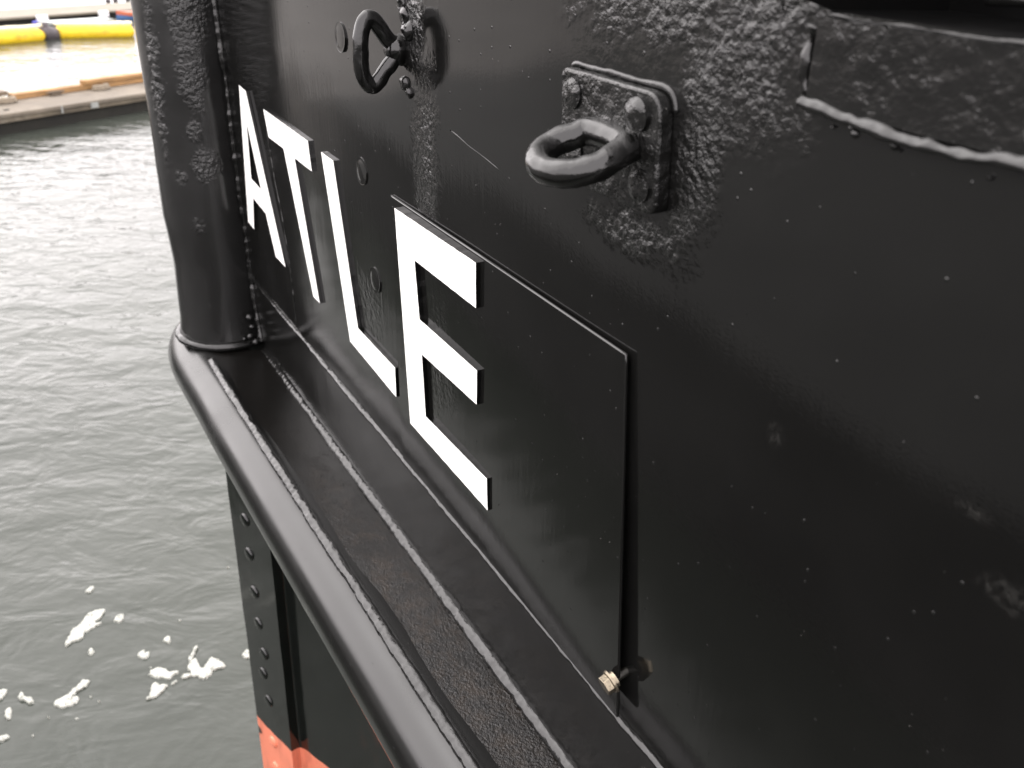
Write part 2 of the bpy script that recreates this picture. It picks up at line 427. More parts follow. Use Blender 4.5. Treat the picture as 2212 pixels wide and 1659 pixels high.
for pts, lab in FO:
    c = Vector((sum(p[0] for p in pts) / len(pts), sum(p[1] for p in pts) / len(pts), 0))
    sm = spline([(p[0], p[1], 0) for p in pts], 10, True)
    sz = max((p - c).length for p in sm)
    sm = [p + Vector((noise.noise(p * 75), noise.noise(p * 75 + Vector((9, 0, 0))), 0)) * min(.006, sz * .14) + Vector((noise.noise(p * 260), noise.noise(p * 260 + Vector((9, 0, 0))), 0)) * min(.002, sz * .05) for p in sm]
    vs = []; n = len(sm); fs = []
    for k, (s, z) in enumerate(((1.0, -.002), (.97, .0045), (.85, .0075))):
        for p in sm:
            jit = .0012 * noise.noise(p * 180)
            q = c + (p - c) * s if k else p
            d = (c - p); d = d.normalized() * (0, .0012, .004)[k] if d.length > 1e-6 else Vector()
            q = p + d
            vs.append((q.x + jit, q.y - jit, -H + z))
    for k in range(2):
        for i in range(n): fs.append((k * n + i, k * n + (i + 1) % n, (k + 1) * n + (i + 1) % n, (k + 1) * n + i))
    fs.append(tuple(2 * n + i for i in range(n)))
    o = mesh('foam_patch', vs, fs, mf, smooth=False)
    tag(o, lab, 'foam', 'patches of foam on the water')

# ------------------------------------------------------------------ the vessel
boat = empty('work_boat', (1.7, -.9, -H))
tag(boat, 'black steel bow with raised white letters ATLE and orange paint near the waterline', 'boat')

# -- port side plating above the guard: a grid with the fairlead recess left open
xs = sorted(set([round(-1.6 + .05 * i, 4) for i in range(40)] + [round(.38 + .012 * i, 4) for i in range(113)] + [.384]))
xs = [x for x in xs if x <= 1.735]
ZT = .26
zs = [-.655 + i * .0155 for i in range(40)]
zs = [z for z in zs if z < -.04] + [-.034] + [.02 * i for i in range(0, 7)] + [.16, .21, .26]
vs = []; idx = {}; fs = []
def wav(x, z):
    return .0014 * noise.noise(Vector((x * 2.3, z * 2.9, 4.2))) + .0006 * noise.noise(Vector((x * 7, z * 6, 1.2)))
for i, x in enumerate(xs):
    for j, z in enumerate(zs):
        zz = z
        if abs(z + .034) < 1e-6 and x < .39: zz = z + .0025 * noise.noise(Vector((x * 25, 0, 0))) - max(0, (x - .34)) * .0 + (.006 if x > .37 else 0)
        idx[i, j] = len(vs); vs.append((x, hy(zz) + wav(x, zz) * min(1, (zz + .655) * 12), zz))
for i in range(len(xs) - 1):
    for j in range(len(zs) - 1):
        xm = (xs[i] + xs[i + 1]) / 2; zm = (zs[j] + zs[j + 1]) / 2
        if -.9 < xm < .384 and -.034 < zm < .12: continue
        fs.append((idx[i, j], idx[i + 1, j], idx[i + 1, j + 1], idx[i, j + 1]))
mesh('hull_plating', vs, fs, M['hull'], boat, smooth=True)
# -- the open fairlead recess at the upper right
x0, x1, z0, z1, dp = -.9, .384, -.034, .12, .14
y0 = hy(0) - .001
rv = [(x, y, z) for y in (y0, y0 - dp) for x, z in ((x0, z0 - .002), (x1 + .002, z0 - .002), (x1 + .002, z1), (x0, z1))]
mesh('fairlead_recess', rv, [(0, 1, 5, 4), (1, 2, 6, 5), (2, 3, 7, 6), (3, 0, 4, 7), (4, 5, 6, 7)], M['void'], boat)
rim = [(-.9, hy(-.034) - .001, -.036), (.2, hy(-.034) - .001, -.036), (.30, hy(-.034) - .001, -.0355), (.355, hy(-.034) - .001, -.035), (.378, hy(-.03) - .001, -.028), (.386, hy(0) - .001, -.005), (.386, hy(0) - .001, .115)]
bead('recess_rim', spline(rim, 6), .0014, boat, 21, lump=.3, freq=60, flat=.7)
bead('paint_ridge', [(.80, hy(-.19), -.185), (.70, hy(-.20), -.200), (.62, hy(-.21), -.214), (.50, hy(-.23), -.226), (.42, hy(-.23), -.232)], .0009, boat, 51, lump=.8, freq=40, flat=.25, step=.004, mat=M['hull'])
bead('paint_ridge', [(.600, hy(-.22), -.214), (.602, hy(-.25), -.250)], .0012, boat, 52, lump=.6, freq=60, flat=.4, step=.002, mat=M['hull'])
bead('weld_bead', [(-.9, y0 - .05, -.021), (.30, y0 - .05, -.021)], .004, boat, 33, lump=.6, freq=60, flat=.8)

# -- doubler plate with its lumpy weld under the recess
prism('doubler_plate', [(.356, -.0365), (.356, -.079), (.28, -.0815), (.10, -.0815), (-.9, -.0815), (-.9, -.0365)], .0002, .0035, M['plain'], boat)
bd = [(.359, hy(-.081) + .003, -.0795), (.338, hy(-.081) + .003, -.0815), (.32, hy(-.08) + .003, -.0820), (.299, hy(-.08) + .003, -.0838), (.273, hy(-.08) + .003, -.0838), (.253, hy(-.08) + .003, -.0835), (.22, hy(-.08) + .003, -.0835), (.0, hy(-.08) + .003, -.083), (-.9, hy(-.08) + .003, -.083)]
bead('weld_bead', bd, .0050, boat, 5, lump=.30, freq=95, flat=.6, upv=(0, .6, .8), step=.0015, wander=.003)
bead('weld_bead', [(.3595, hy(-.05) + .002, -.042), (.362, hy(-.06) + .002, -.058), (.3615, hy(-.07) + .002, -.068), (.358, hy(-.08) + .002, -.076)], .0052, boat, 9, lump=1.0, freq=110, flat=.8, step=.0015, wander=.003)

for i, (x, z, r) in enumerate(((.336, -.0885, .0012), (.322, -.0893, .0026), (.2965, -.0905, .0022), (.293, -.0915, .0010), (.243, -.0925, .0014))):
    dome('weld_spatter', (x, hy(z), z), r, .0022, M['bead'], boat, n=12, rough=.0012, seed=i, edge=.3)

# -- the rest of the hull, never seen from here: starboard side, deck, bulwark top
body = [(1.735, hy(0) - .0), (1.78, -.45), (1.2, -1.25), (.3, -1.95), (-1.6, -2.6), (-1.6, hy(0))]
bv = [(x, y + .0408 * z if y > -.5 else y, z) for z in (-.9, ZT) for x, y in body[1:5]]
bv = [(x, y, z) for z in (-.86, ZT) for x, y in body[1:5]]
mesh('starboard_plating', bv, [(0, 1, 5, 4), (1, 2, 6, 5), (2, 3, 7, 6)], M['hull'], boat)
mesh('deck', [(1.735, hy(ZT), ZT - .001), (1.78, -.45, ZT - .001), (1.2, -1.25, ZT - .001), (.3, -1.95, ZT - .001), (-1.6, -2.6, ZT - .001), (-1.6, hy(ZT), ZT - .001)], [(0, 1, 2, 3, 4, 5)], M['void'], boat)
mesh('transom_plating', [(-1.6, -2.6, -H - .3), (-1.6, hy(0), -H - .3), (-1.6, hy(0), ZT), (-1.6, -2.6, ZT)], [(0, 1, 2, 3)], M['hull'], boat)

# -- belt strake between hull lap and ledge
n = 60; vs = []; fs = []
for i in range(n + 1):
    x = -1.6 + (1.725 + 1.6) * i / n
    for j in range(5):
        z = -.655 - .155 * j / 4
        vs.append((x, hy(z) - .0022 + .0009 * noise.noise(Vector((x * 5, z * 9, 2))), z))
for i in range(n):
    for j in range(4): fs.append((i * 5 + j, (i + 1) * 5 + j, (i + 1) * 5 + j + 1, i * 5 + j + 1))
mesh('belt_strake', vs, fs, M['strip'], boat, smooth=True)
def linex(xa, xb, f, step=.1):
    k = max(2, int(abs(xb - xa) / step)); return [(xa + (xb - xa) * i / k, *f(xa + (xb - xa) * i / k)) for i in range(k + 1)]
bead('weld_bead', linex(1.705, -1.6, lambda x: (hy(-.655) - .0005, -.6555)), .0056, boat, 2, lump=.18, freq=60, flat=.42, upv=(0, .5, .87), step=.003)
bead('weld_bead', linex(1.68, -1.6, lambda x: (hy(-.808) + .0005, -.8035)), .0080, boat, 3, lump=.20, freq=60, flat=.42, upv=(0, .55, .83), step=.003)
# vertical butt seam beside the first letter
sm = [(1.470, hy(-.30) , -.30), (1.461, hy(-.386), -.386), (1.437, hy(-.456), -.456), (1.422, hy(-.549), -.549), (1.419, hy(-.65), -.65)]
bead('butt_seam', spline(sm, 4), .0028, boat, 14, lump=.8, freq=90, flat=.45, step=.003)

# -- guard: ledge plate, pipe, outer weld
def wy(x): return -.3125 - .0150 * max(0, min(1, (1.5 - x)))
def gy(x): return -.3150 - .0235 * (lambda t: t * t * (3 - 2 * t))(max(0, min(1, (1.75 - x) / 1.45))) - (.004 * min(1, max(0, .5 - x)))
GZ, GR = -.8590, .0585
pp = [(x, gy(x), GZ) for x in [-1.6 + .1 * i for i in range(33)]]
pp += [(1.70, -.3135, GZ), (1.78, -.3130, GZ), (1.85, -.322, GZ), (1.905, -.345, GZ), (1.94, -.38, GZ), (1.95, -.43, GZ), (1.935, -.49, GZ), (1.89, -.57, GZ), (1.6, -.87, GZ), (1.2, -1.38, GZ), (.3, -2.06, GZ), (-1.6, -2.7, GZ)]
sp = spline(pp, 4)
v_, f_ = sweep(sp, GR, 40)
mesh('guard_pipe', v_, f_, M['guard'], boat, smooth=True)
n = 120; vs = []; fs = []
for i in range(n + 1):
    x = -1.6 + (1.72 + 1.6) * i / n
    for j in range(7):
        t = j / 6
        yi, yo = hy(-.81) - .003, wy(x)
        vs.append((x, yi + (yo - yi) * t, -.8085 + .0075 * t + .0012 * noise.noise(Vector((x * 8, t * 2, 9)))))
for i in range(n):
    for j in range(6): fs.append((i * 7 + j, (i + 1) * 7 + j, (i + 1) * 7 + j + 1, i * 7 + j + 1))
mesh('ledge_plate', vs, fs, M['ledge'], boat, smooth=True)
# nose of the ledge under the stem post
mesh('ledge_nose', [(1.72, -.320, -.8005), (1.80, -.318, -.8005), (1.86, -.33, -.8005), (1.91, -.36, -.8005), (1.935, -.43, -.8005), (1.90, -.53, -.8005), (1.72, -.62, -.8005), (1.72, -.44, -.8085)], [(0, 1, 2, 3, 4, 5, 6, 7)], M['ledge'], boat)
bead('weld_bead', linex(1.66, -1.6, lambda x: (wy(x), -.7975)), .0080, boat, 6, lump=.16, freq=50, flat=.42, upv=(0, .42, .91), step=.003, wander=.002)

# -- stem post: round bar, leaning slightly, foot welded to the ledge
vs = []; fs = []; n = 48
rows = [(-.80, .0905, -.3735, 1.79), (-.772, .0880, -.3735, 1.79), (-.755, .0870, -.3735, 1.79), (-.70, .0868, -.3735, 1.79), (-.64, .0868, -.3745, 1.79), (-.60, .0880, -.3725, 1.79), (-.54, .0895, -.3690, 1.79), (-.45, .0895, -.3675, 1.79), (-.33, .0895, -.3660, 1.79), (-.15, .0905, -.3610, 1.79), (.0, .0915, -.356, 1.795), (ZT + .02, .095, -.35, 1.81)]
rr = []
for (a, b) in zip(rows[:-1], rows[1:]):
    k = max(1, int((b[0] - a[0]) / .02))
    rr += [tuple(a[q] + (b[q] - a[q]) * i / k for q in range(4)) for i in range(k)]
rr.append(rows[-1])
for z, r, yc, xc in rr:
    for k in range(n):
        a = 2 * math.pi * k / n
        p = Vector((xc + r * math.cos(a), yc + r * math.sin(a), z))
        d = .0016 * noise.noise(p * 9) + .0007 * noise.noise(p * 30)
        vs.append((p.x + d * math.cos(a), p.y + d * math.sin(a), z))
for i in range(len(rr) - 1):
    for k in range(n): fs.append((i * n + k, i * n + (k + 1) % n, (i + 1) * n + (k + 1) % n, (i + 1) * n + k))
mesh('stem_post', vs, fs, M['stem'], boat, smooth=True)
# seam of weld lumps between post and plating
bead('weld_bead', spline([(1.712, hy(.0) + .002, .3), (1.706, hy(-.1) + .002, -.05), (1.704, hy(-.15) + .002, -.15), (1.700, hy(-.3) + .002, -.30), (1.702, hy(-.45) + .001, -.45), (1.707, hy(-.6), -.60), (1.708, hy(-.66), -.66), (1.700, hy(-.72), -.74), (1.69, hy(-.79), -.79)], 5), .0070, boat, 8, lump=.50, freq=62, flat=.6, upv=(-1, 0, 0), step=.002, wander=.004)
# foot weld ring
fr = [(1.79 + .0925 * math.cos(a), -.3735 + .0925 * math.sin(a), -.795) for a in [math.radians(q) for q in range(20, 222, 6)]]
bead('foot_weld', fr, .0075, boat, 12, lump=.45, freq=45, flat=.9, upv=(0, 0, 1), step=.004)
for i, (c, r) in enumerate((((1.693, -.402, -.735), .009), ((1.690, -.405, -.755), .007), ((1.684, -.398, -.772), .008), ((1.682, -.408, -.785), .009), ((1.70, -.390, -.783), .006))):
    vs, fs = sweep([(c[0], c[1], c[2] - r * .7), (c[0] + .001, c[1], c[2]), (c[0], c[1], c[2] + r * .7)], [r * .6, r, r * .5], 10)
    vs = [v + Vector((1, 1, 1)) * .002 * noise.noise(v * 200) for v in vs]
    mesh('weld_lump', vs, fs, M['bead'], boat, smooth=True)

# -- lower stem bar with rivets, lower plating
FZ, BZ = -.80, -H - .6
Fp, Gp = Vector((1.856, -.3525)), Vector((1.690, -.3985))
nrm = Vector((-(Gp - Fp).y, (Gp - Fp).x)); nrm = nrm.normalized()
if nrm.y < 0: nrm = -nrm
vs = []; fs = []; rowsN = 24
for i in range(rowsN + 1):
    z = FZ + (BZ - FZ) * i / rowsN
    sh = -.014 * max(0, (-1.1 - z)) / 1.0
    wv = .0015 * noise.noise(Vector((0, 0, z * 9)))
    pts = [Fp + Vector((.012, -.012)), Fp + Vector((0, 0)), Fp + (Gp - Fp) * .5, Gp, Gp - nrm * .026]
    for p in pts: vs.append((p.x, p.y + sh + wv, z))
for i in range(rowsN):
    for j in range(4): fs.append((i * 5 + j, i * 5 + j + 1, (i + 1) * 5 + j + 1, (i + 1) * 5 + j))
# starboard face of the bar
k0 = len(vs)
for z in (FZ, BZ): vs += [(1.868, -.3645 - (.018 if z == BZ else 0), z), (1.80, -.46, z)]
fs.append((k0, k0 + 1, k0 + 3, k0 + 2))
st = mesh('lower_stem', vs, fs, M['low'], boat); auto_smooth(st, 30)
bpy.context.view_layer.update()
nv = Vector((nrm.x, nrm.y, 0))
for z, t in ((-1.285, .47), (-1.385, .47), (-1.50, .49), (-1.60, .50), (-1.695, .56), (-1.775, .46), (-1.865, .53), (-2.02, .52), (-2.12, .52), (-1.19, .47), (-1.09, .47), (-.99, .47), (-.90, .47)):
    p = Fp + (Gp - Fp) * (.40 + (t - .47))
    sh = -.014 * max(0, (-1.1 - z))
    dome('rivet', (p.x, p.y + sh, z), .0175, .0065, M['low'], boat, axis=nv, edge=.1)
# small seam across the bar near its top
bead('weld_bead', [(Fp.x, Fp.y + .001, -1.13), (Fp.x - .08, Fp.y - .021, -1.13)], .003, boat, 40, upv=(0, 1, 0), mat=M['low'])
vs = []; fs = []
path = [(1.700, -.418), (1.690, -.4285), (1.66, -.443), (1.57, -.482), (1.40, -.553), (1.1, -.66), (.6, -.74), (-.2, -.78), (-1.6, -.80)]
sp2 = spline([(p[0], p[1], 0) for p in path], 5); zz = [FZ - .02 - i * (H + .6 + FZ) / 24 for i in range(25)]
for p in sp2:
    for z in zz:
        vs.append((p.x, p.y - .014 * max(0, (-1.1 - z)) + .003 * noise.noise(Vector((p.x * 4, z * 3, 0))), z))
m_ = len(zz)
for i in range(len(sp2) - 1):
    for j in range(m_ - 1): fs.append((i * m_ + j, (i + 1) * m_ + j, (i + 1) * m_ + j + 1, i * m_ + j + 1))
mesh('lower_plating', vs, fs, M['low'], boat, smooth=True)
vs = [(x, y, z) for z in (-.81, -H - .6) for x, y in ((1.80, -.46), (1.2, -1.25), (.3, -1.95), (-1.6, -2.6))]
mesh('starboard_lower_plating', vs, [(0, 1, 5, 4), (1, 2, 6, 5), (2, 3, 7, 6)], M['low'], boat)
# riveted bracket angle tucked under the pipe
for x, y, z in ((1.60, -.455, -1.19), (1.56, -.472, -1.19), (1.50, -.497, -1.20), (1.43, -.525, -1.21)):
    dome('rivet', (x, y, z), .014, .008, M['low'], boat, axis=(.35, .93, 0), edge=.1)

# -- letters
WL = (M['white'], M['fit'])
def letter(poly, y0, t, parent, hole=None):
    if hole:     # A: outline with its counter bridged by two cells
        o = bmesh.new()
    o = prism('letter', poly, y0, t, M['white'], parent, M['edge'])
    return o
LT = .0046
# A as three strokes butted in one mesh
A_out = [(1.6004, -0.2717), (1.5586, -0.2747), (1.4322, -0.5414), (1.4880, -0.5414), (1.5228, -0.4738), (1.5975, -0.4668), (1.6194, -0.5315), (1.6592, -0.5285)]
A_hole = [(1.5785, -0.3314), (1.5357, -0.4340), (1.5935, -0.4300)]
n = 8
vs = []
for y in (0, LT):
    vs += [(x, hy(z) + y, z) for x, z in A_out + A_hole]
ff = [(0, 1, 2, 3, 4, 9, 8), (4, 5, 10, 9), (5, 6, 7, 0, 8, 10)]
fs = [f for f in ff] + [tuple(i + 11 for i in f) for f in ff]
for i in range(8): fs.append((i, (i + 1) % 8, (i + 1) % 8 + 11, i + 11))
for a, b in ((8, 9), (9, 10), (10, 8)): fs.append((a, b, b + 11, a + 11))
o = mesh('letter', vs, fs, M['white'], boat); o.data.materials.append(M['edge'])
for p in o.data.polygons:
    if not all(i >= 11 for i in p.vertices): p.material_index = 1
o['label'] = 'white raised letter A'
o = letter([(1.4621, -0.2857), (1.2441, -0.2896), (1.2382, -0.3314), (1.3158, -0.3304), (1.2581, -0.5414), (1.2889, -0.5414), (1.3705, -0.3284), (1.4482, -0.3275)], 0, LT, boat); o['label'] = 'white raised letter T'
o = letter([(1.1894, -0.2926), (1.1416, -0.2936), (1.0918, -0.5146), (0.9625, -0.5176), (0.9635, -0.5613), (1.1297, -0.5514)], 0, LT, boat); o['label'] = 'white raised letter L'

# -- the bolted plate that carries the E
# it stands a little proud at its free lower corner
def lift(x, z):
    u = max(0, min(1, (.954 - x) / .505)); v = max(0, min(1, (-.29 - z) / .35))
    return .0004 + .0092 * (u ** 1.5) * (.34 + .66 * v)
nu, nv_ = 40, 28; TP = .0032; vs = []; fs = []
def pq(u, v):
    x = .954 + (.489 + (.449 - .489) * v - .954) * u
    return x, -.2895 + (-.651 + .2895 + (.012 * u)) * v
for side in (0, 1):
    for i in range(nu + 1):
        for j in range(nv_ + 1):
            x, z = pq(i / nu, j / nv_); vs.append((x, hy(z) + lift(x, z) + TP * side + .0004 * noise.noise(Vector((x * 6, z * 6, 5))), z))
K = (nu + 1) * (nv_ + 1); ix = lambda i, j, q: q * K + i * (nv_ + 1) + j
for q in (0, 1):
    for i in range(nu):
        for j in range(nv_): fs.append((ix(i, j, q), ix(i + 1, j, q), ix(i + 1, j + 1, q), ix(i, j + 1, q)))
for i in range(nu):
    for j in (0, nv_): fs.append((ix(i, j, 0), ix(i + 1, j, 0), ix(i + 1, j, 1), ix(i, j, 1)))
for j in range(nv_):
    for i in (0, nu): fs.append((ix(i, j, 0), ix(i, j + 1, 0), ix(i, j + 1, 1), ix(i, j, 1)))
pl = mesh('name_plate', vs, fs, M['plate'], boat); auto_smooth(pl, 40)
pl['label'] = 'black bolted plate carrying the letter E'
bevel(pl, .0010, 2, 50)
EP = [(0.9276, -0.2969), (0.7289, -0.2959), (0.7289, -0.3436), (0.8759, -0.3426), (0.8680, -0.4111), (0.7269, -0.4121), (0.7279, -0.4529), (0.8650, -0.4548), (0.8600, -0.5353), (0.7051, -0.5323), (0.7031, -0.5730), (0.9087, -0.5710)]
EP = rag(EP); n = len(EP)
vs = [(x, hy(z) + .0030, z) for x, z in EP] + [(x, hy(z) + .0094, z) for x, z in EP]
fs = [tuple(range(n)), tuple(range(n, 2 * n))] + [(i, (i + 1) % n, n + (i + 1) % n, n + i) for i in range(n)]
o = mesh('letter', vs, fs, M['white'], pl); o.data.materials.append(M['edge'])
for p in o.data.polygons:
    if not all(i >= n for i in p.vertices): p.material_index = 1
o['label'] = 'white raised letter E'

# -- bolt: flanged hexagon head, shank through plate into the hull
bz = -.5935; bx = .4575; yb = hy(bz)
br = empty('bolt', (bx, yb, bz))
br.parent = boat; br.matrix_parent_inverse = boat.matrix_world.inverted()
ax = Vector((.0, 1, -.36)).normalized(); u = Vector((1, 0, 0)); v = ax.cross(u)
def cyl(name, d0, d1, r0, r1, mat, parent, n=28, rotp=0):
    vs = []
    for d, r in ((d0, r0), (d1, r1)):
        for k in range(n):
            a = 2 * math.pi * k / n + rotp
            vs.append(Vector((bx, yb, bz)) + ax * d + (u * math.cos(a) + v * math.sin(a)) * r)
    fs = [tuple(range(n)), tuple(range(n, 2 * n))] + [(k, (k + 1) % n, n + (k + 1) % n, n + k) for k in range(n)]
    return mesh(name, vs, fs, mat, parent)
auto_smooth(cyl('shank', -.004, .0175, .0040, .0040, M['thread'], boat), 40)
auto_smooth(cyl('bolt_washer', .0125, .0165, .0076, .0070, M['bolt'], boat), 40)
auto_smooth(cyl('bolt_flange', .0166, .0186, .0112, .0104, M['bolt'], boat), 40)
o = cyl('bolt_head', .0184, .0255, .0094, .0090, M['bolt'], boat, 6, .25); bevel(o, .0008, 2)
o['label'] = 'unpainted brassy hexagon bolt head'
bpy.data.objects.remove(br)

# -- flush rivets on the plating
for x, z in ((1.091, -.135), (1.048, -.285), (1.024, -.420)):
    o = dome('rivet', (x, hy(z) + .0005, z), .0170, .0018, M['hull'], boat, n=32, edge=.7)

# -- standing eye (upper left): loop in a plane square to the hull
def eye(name, root, dirs, upd, prof, r, parent, squash=None, mat=None):
    d = Vector(dirs).normalized(); q = Vector(upd).normalized()
    pts = [Vector(root) + d * a + q * b for a, b in prof]
    sp = spline(pts, 12, True)
    vs, fs = sweep(sp, r, 22, closed=True, squash=squash)
    vs = [p + Vector((1, 1, 1)) * .0006 * noise.noise(p * 110) for p in vs]
    return mesh(name, vs, fs, mat or M['ring'], parent, smooth=True)
R1 = (.915, hy(-.125), -.126)
eye('ring_eye', R1, (-.06, 1, 0), (0, 0, 1), [(.002, .003), (.013, .010), (.023, .022), (.031, .030), (.039, .028), (.0435, .014), (.0445, -.004), (.043, -.020), (.037, -.032), (.029, -.034), (.018, -.021), (.005, -.007)], .0084, boat, squash=((1, 0, 0), .85))
vs, fs = sweep([(.915, hy(0) - .008, -.126), (.915, hy(0) + .006, -.126), (.915, hy(0) + .010, -.126)], [.017, .011, .006], 16)
vs = [p + Vector((1, 1, 1)) * .0018 * noise.noise(p * 150) for p in vs]
mesh('ring_boss', vs, fs, M['ring'], boat, smooth=True)
for i, (x, z, r) in enumerate(((.900, -.092, .009), (.892, -.104, .011), (.905, -.158, .008), (.895, -.166, .006), (.906, -.080, .007))):
    dome('weld_lump', (x, hy(z), z), r, .004, M['bead'], boat, rough=.004, seed=i)

# -- padeye on its riveted backing plate (upper middle)
def rrect(poly, r, k=5):
    out = []; n = len(poly)
    for i in range(n):
        p0, p1, p2 = Vector(poly[i - 1]), Vector(poly[i]), Vector(poly[(i + 1) % n])
        a = p1 + (p0 - p1).normalized() * r[i]; b = p1 + (p2 - p1).normalized() * r[i]
        for q in range(k + 1):
            t = q / k; out.append(tuple((1 - t) ** 2 * a + 2 * t * (1 - t) * p1 + t * t * b))
    return out
bp = rrect([(.5865, -.094), (.468, -.094), (.4625, -.174), (.580, -.176)], (.009, .014, .012, .012))
pk = prism('backing_plate', bp, 0, .0125, M['fit'], boat); bevel(pk, .0022, 3, 50); pk.data.polygons.foreach_set('use_smooth', [False] * len(pk.data.polygons))
for i, (x, z) in enumerate(((.569, -.1105), (.4885, -.1105), (.4815, -.157), (.564, -.152))):
    dome('rivet', (x, hy(z) + .0123, z), .0115, .0034 if i != 1 else .0060, M['fit'], pk, n=24, rough=.0022 if i == 1 else .0006, seed=i, edge=.55)
bead('weld_bead', [(x * 1.0 + (.003 if x > .5 else -.002), hy(z) + .001, z + (.002 if z > -.13 else -.002)) for x, z in [p for p in bp if p[1] > -.115]], .0022, boat, 17, lump=.3, freq=80, flat=.7, step=.003)
R2 = (.5165, hy(-.134) + .0125, -.1310)
tz = math.radians(23)
dd = (.10, math.cos(tz), -math.sin(tz))
eye('ring_eye', R2, dd, (1, 0, 0.02), [(.003, .021), (.014, .028), (.028, .031), (.042, .027), (.051, .015), (.054, .001), (.051, -.013), (.042, -.024), (.028, -.029), (.014, -.026), (.003, -.019)], .0098, boat, squash=((0, math.sin(tz), math.cos(tz)), 1.02))
# tapered root of the padeye
vs, fs = sweep([(.543, R2[1] - .004, -.131), (.516, R2[1] - .001, -.132), (.489, R2[1] - .004, -.133)], [.009, .011, .009], 14)
vs = [p + Vector((1, 1, 1)) * .0016 * noise.noise(p * 140) for p in vs]
mesh('ring_root', vs, fs, M['ring'], boat, smooth=True)

# ------------------------------------------------------------------ concrete walkway (floating dock) across the view
M['conc'] = simple('pale dock concrete', (.135, .115, .088), .85, .18, 2.2, .004, 30, stain=(.10, .085, .065))
M['waler'] = simple('weathered waler timber', (.085, .070, .048), .8, .35, 2.5, .004, 20, stain=(.14, .12, .09))
M['wet'] = simple('wet weedy float', (.006, .0055, .003), .9, .4, 4, .01, 12)
M['timber'] = simple('warm yellow timber', (.27, .15, .055), .7, .25, 3, .003, 30, stretch=(1, 1, 6))
M['gtimber'] = simple('grey brown timber', (.12, .09, .06), .8, .3, 4, .004, 30)
M['rope'] = simple('pale mooring rope', (.20, .165, .12), .9, .25, 40, .01, 60)
M['paleplate'] = simple('pale patch plate', (.22, .225, .21), .6, .15, 8)
P0 = Vector((11.187, -.19, 0)); D = Vector((.511, -.8596, 0)); N = Vector((.8596, .511, 0))
def dk(a, b, z): p = P0 + D * a + N * b; return (p.x, p.y, z)
def dbox(name, a0, a1, b0, b1, z0, z1, mat, parent, bev=0):
    vs = [dk(a, b, z) for a in (a0, a1) for b in (b0, b1) for z in (z0, z1)]
    fs = [(0, 1, 3, 2), (4, 6, 7, 5), (0, 4, 5, 1), (2, 3, 7, 6), (0, 2, 6, 4), (1, 5, 7, 3)]
    o = mesh(name, vs, fs, mat, parent)
    if bev: bevel(o, bev)
    return o
dock = empty('floating_dock', dk(1, .35, -H))
tag(dock, 'pale concrete floating walkway with a timber side beam, nearest across the water', 'dock')
A0, A1 = -6, 9
dbox('deck', A0, A1, .0, .72, -2.17, -2.128, M['conc'], dock, .008)
dbox('side_beam', A0, A1, .015, .06, -2.225, -2.172, M['waler'], dock, .006)
dbox('float', A0, A1, .05, .70, -2.6, -2.172, M['wet'], dock)
dbox('joint_strip', .78, .80, -.004, .014, -2.21, -2.132, M['paleplate'], dock)
dbox('patch_plate', 1.17, 1.27, -.002, .014, -2.21, -2.145, M['paleplate'], dock, .002)
# timber beams along the far edge, each a thing lying on the dock
b1 = dbox('timber_beam', .62, A1, .60, .70, -2.127, -2.062, M['timber'], None, .008); tag(b1, 'warm yellow brown timber lying along the far edge of the concrete walkway', 'beam')
b2 = dbox('timber_beam', A0, .60, .64, .76, -2.075, -2.027, M['gtimber'], None, .008); tag(b2, 'grey brown raised timber on dark blocks at the left end of the walkway', 'beam')
b3 = dbox('timber_beam', 1.56, 4.0, .58, .68, -2.061, -2.01, M['timber'], None, .008); tag(b3, 'short upper timber stacked on the yellow beam near the stem post', 'beam')
for a in (-.9, -.45, -.05, .35):
    c_ = dbox('support_block', a, a + .10, .66, .74, -2.127, -2.076, M['wet'], None, .004)
    tag(c_, 'dark block under the grey brown raised timber', 'block', 'blocks under the raised timber')
def heap(name, a, b, r, h, mat, lab, cat):
    vs, fs = [], []; n = 20
    pts = []
    for k in range(46):
        t = k / 46 * math.pi * 2 * 3.2; rr_ = r * (1 - .18 * k / 46)
        pts.append(dk(a + rr_ * math.cos(t) * 1.3, b + rr_ * math.sin(t) * .55, -2.118 + h * k / 46))
    v, f = sweep(spline(pts, 2), .014, 7)
    o = mesh(name, v, f, mat, None, smooth=True); tag(o, lab, cat); return o
heap('rope_coil', .46, .50, .10, .05, M['rope'], 'pale rope coil at the left, beside the raised grey timber end', 'rope')
heap('rope_coil', 1.72, .50, .09, .05, M['rope'], 'pale rope coil at the foot of the stacked timbers near the stem post', 'rope')
cl = empty('dock_cleat', dk(1.12, .54, -2.114)); tag(cl, 'small brown mooring cleat on the dock between the two rope coils', 'cleat')
dbox('base', 1.05, 1.19, .52, .56, -2.127, -2.10, M['gtimber'], cl, .004)
v, f = sweep([dk(1.0, .54, -2.088), dk(1.06, .54, -2.085), dk(1.18, .54, -2.085), dk(1.24, .54, -2.088)], [.010, .015, .015, .010], 10)
mesh('horn', v, f, M['gtimber'], cl, smooth=True)
mark = dbox('deck_ring', .22, .27, .16, .20, -2.1278, -2.121, M['wet'], None); tag(mark, 'small dark ring bolt plate let into the concrete walkway at the left', 'ring plate')

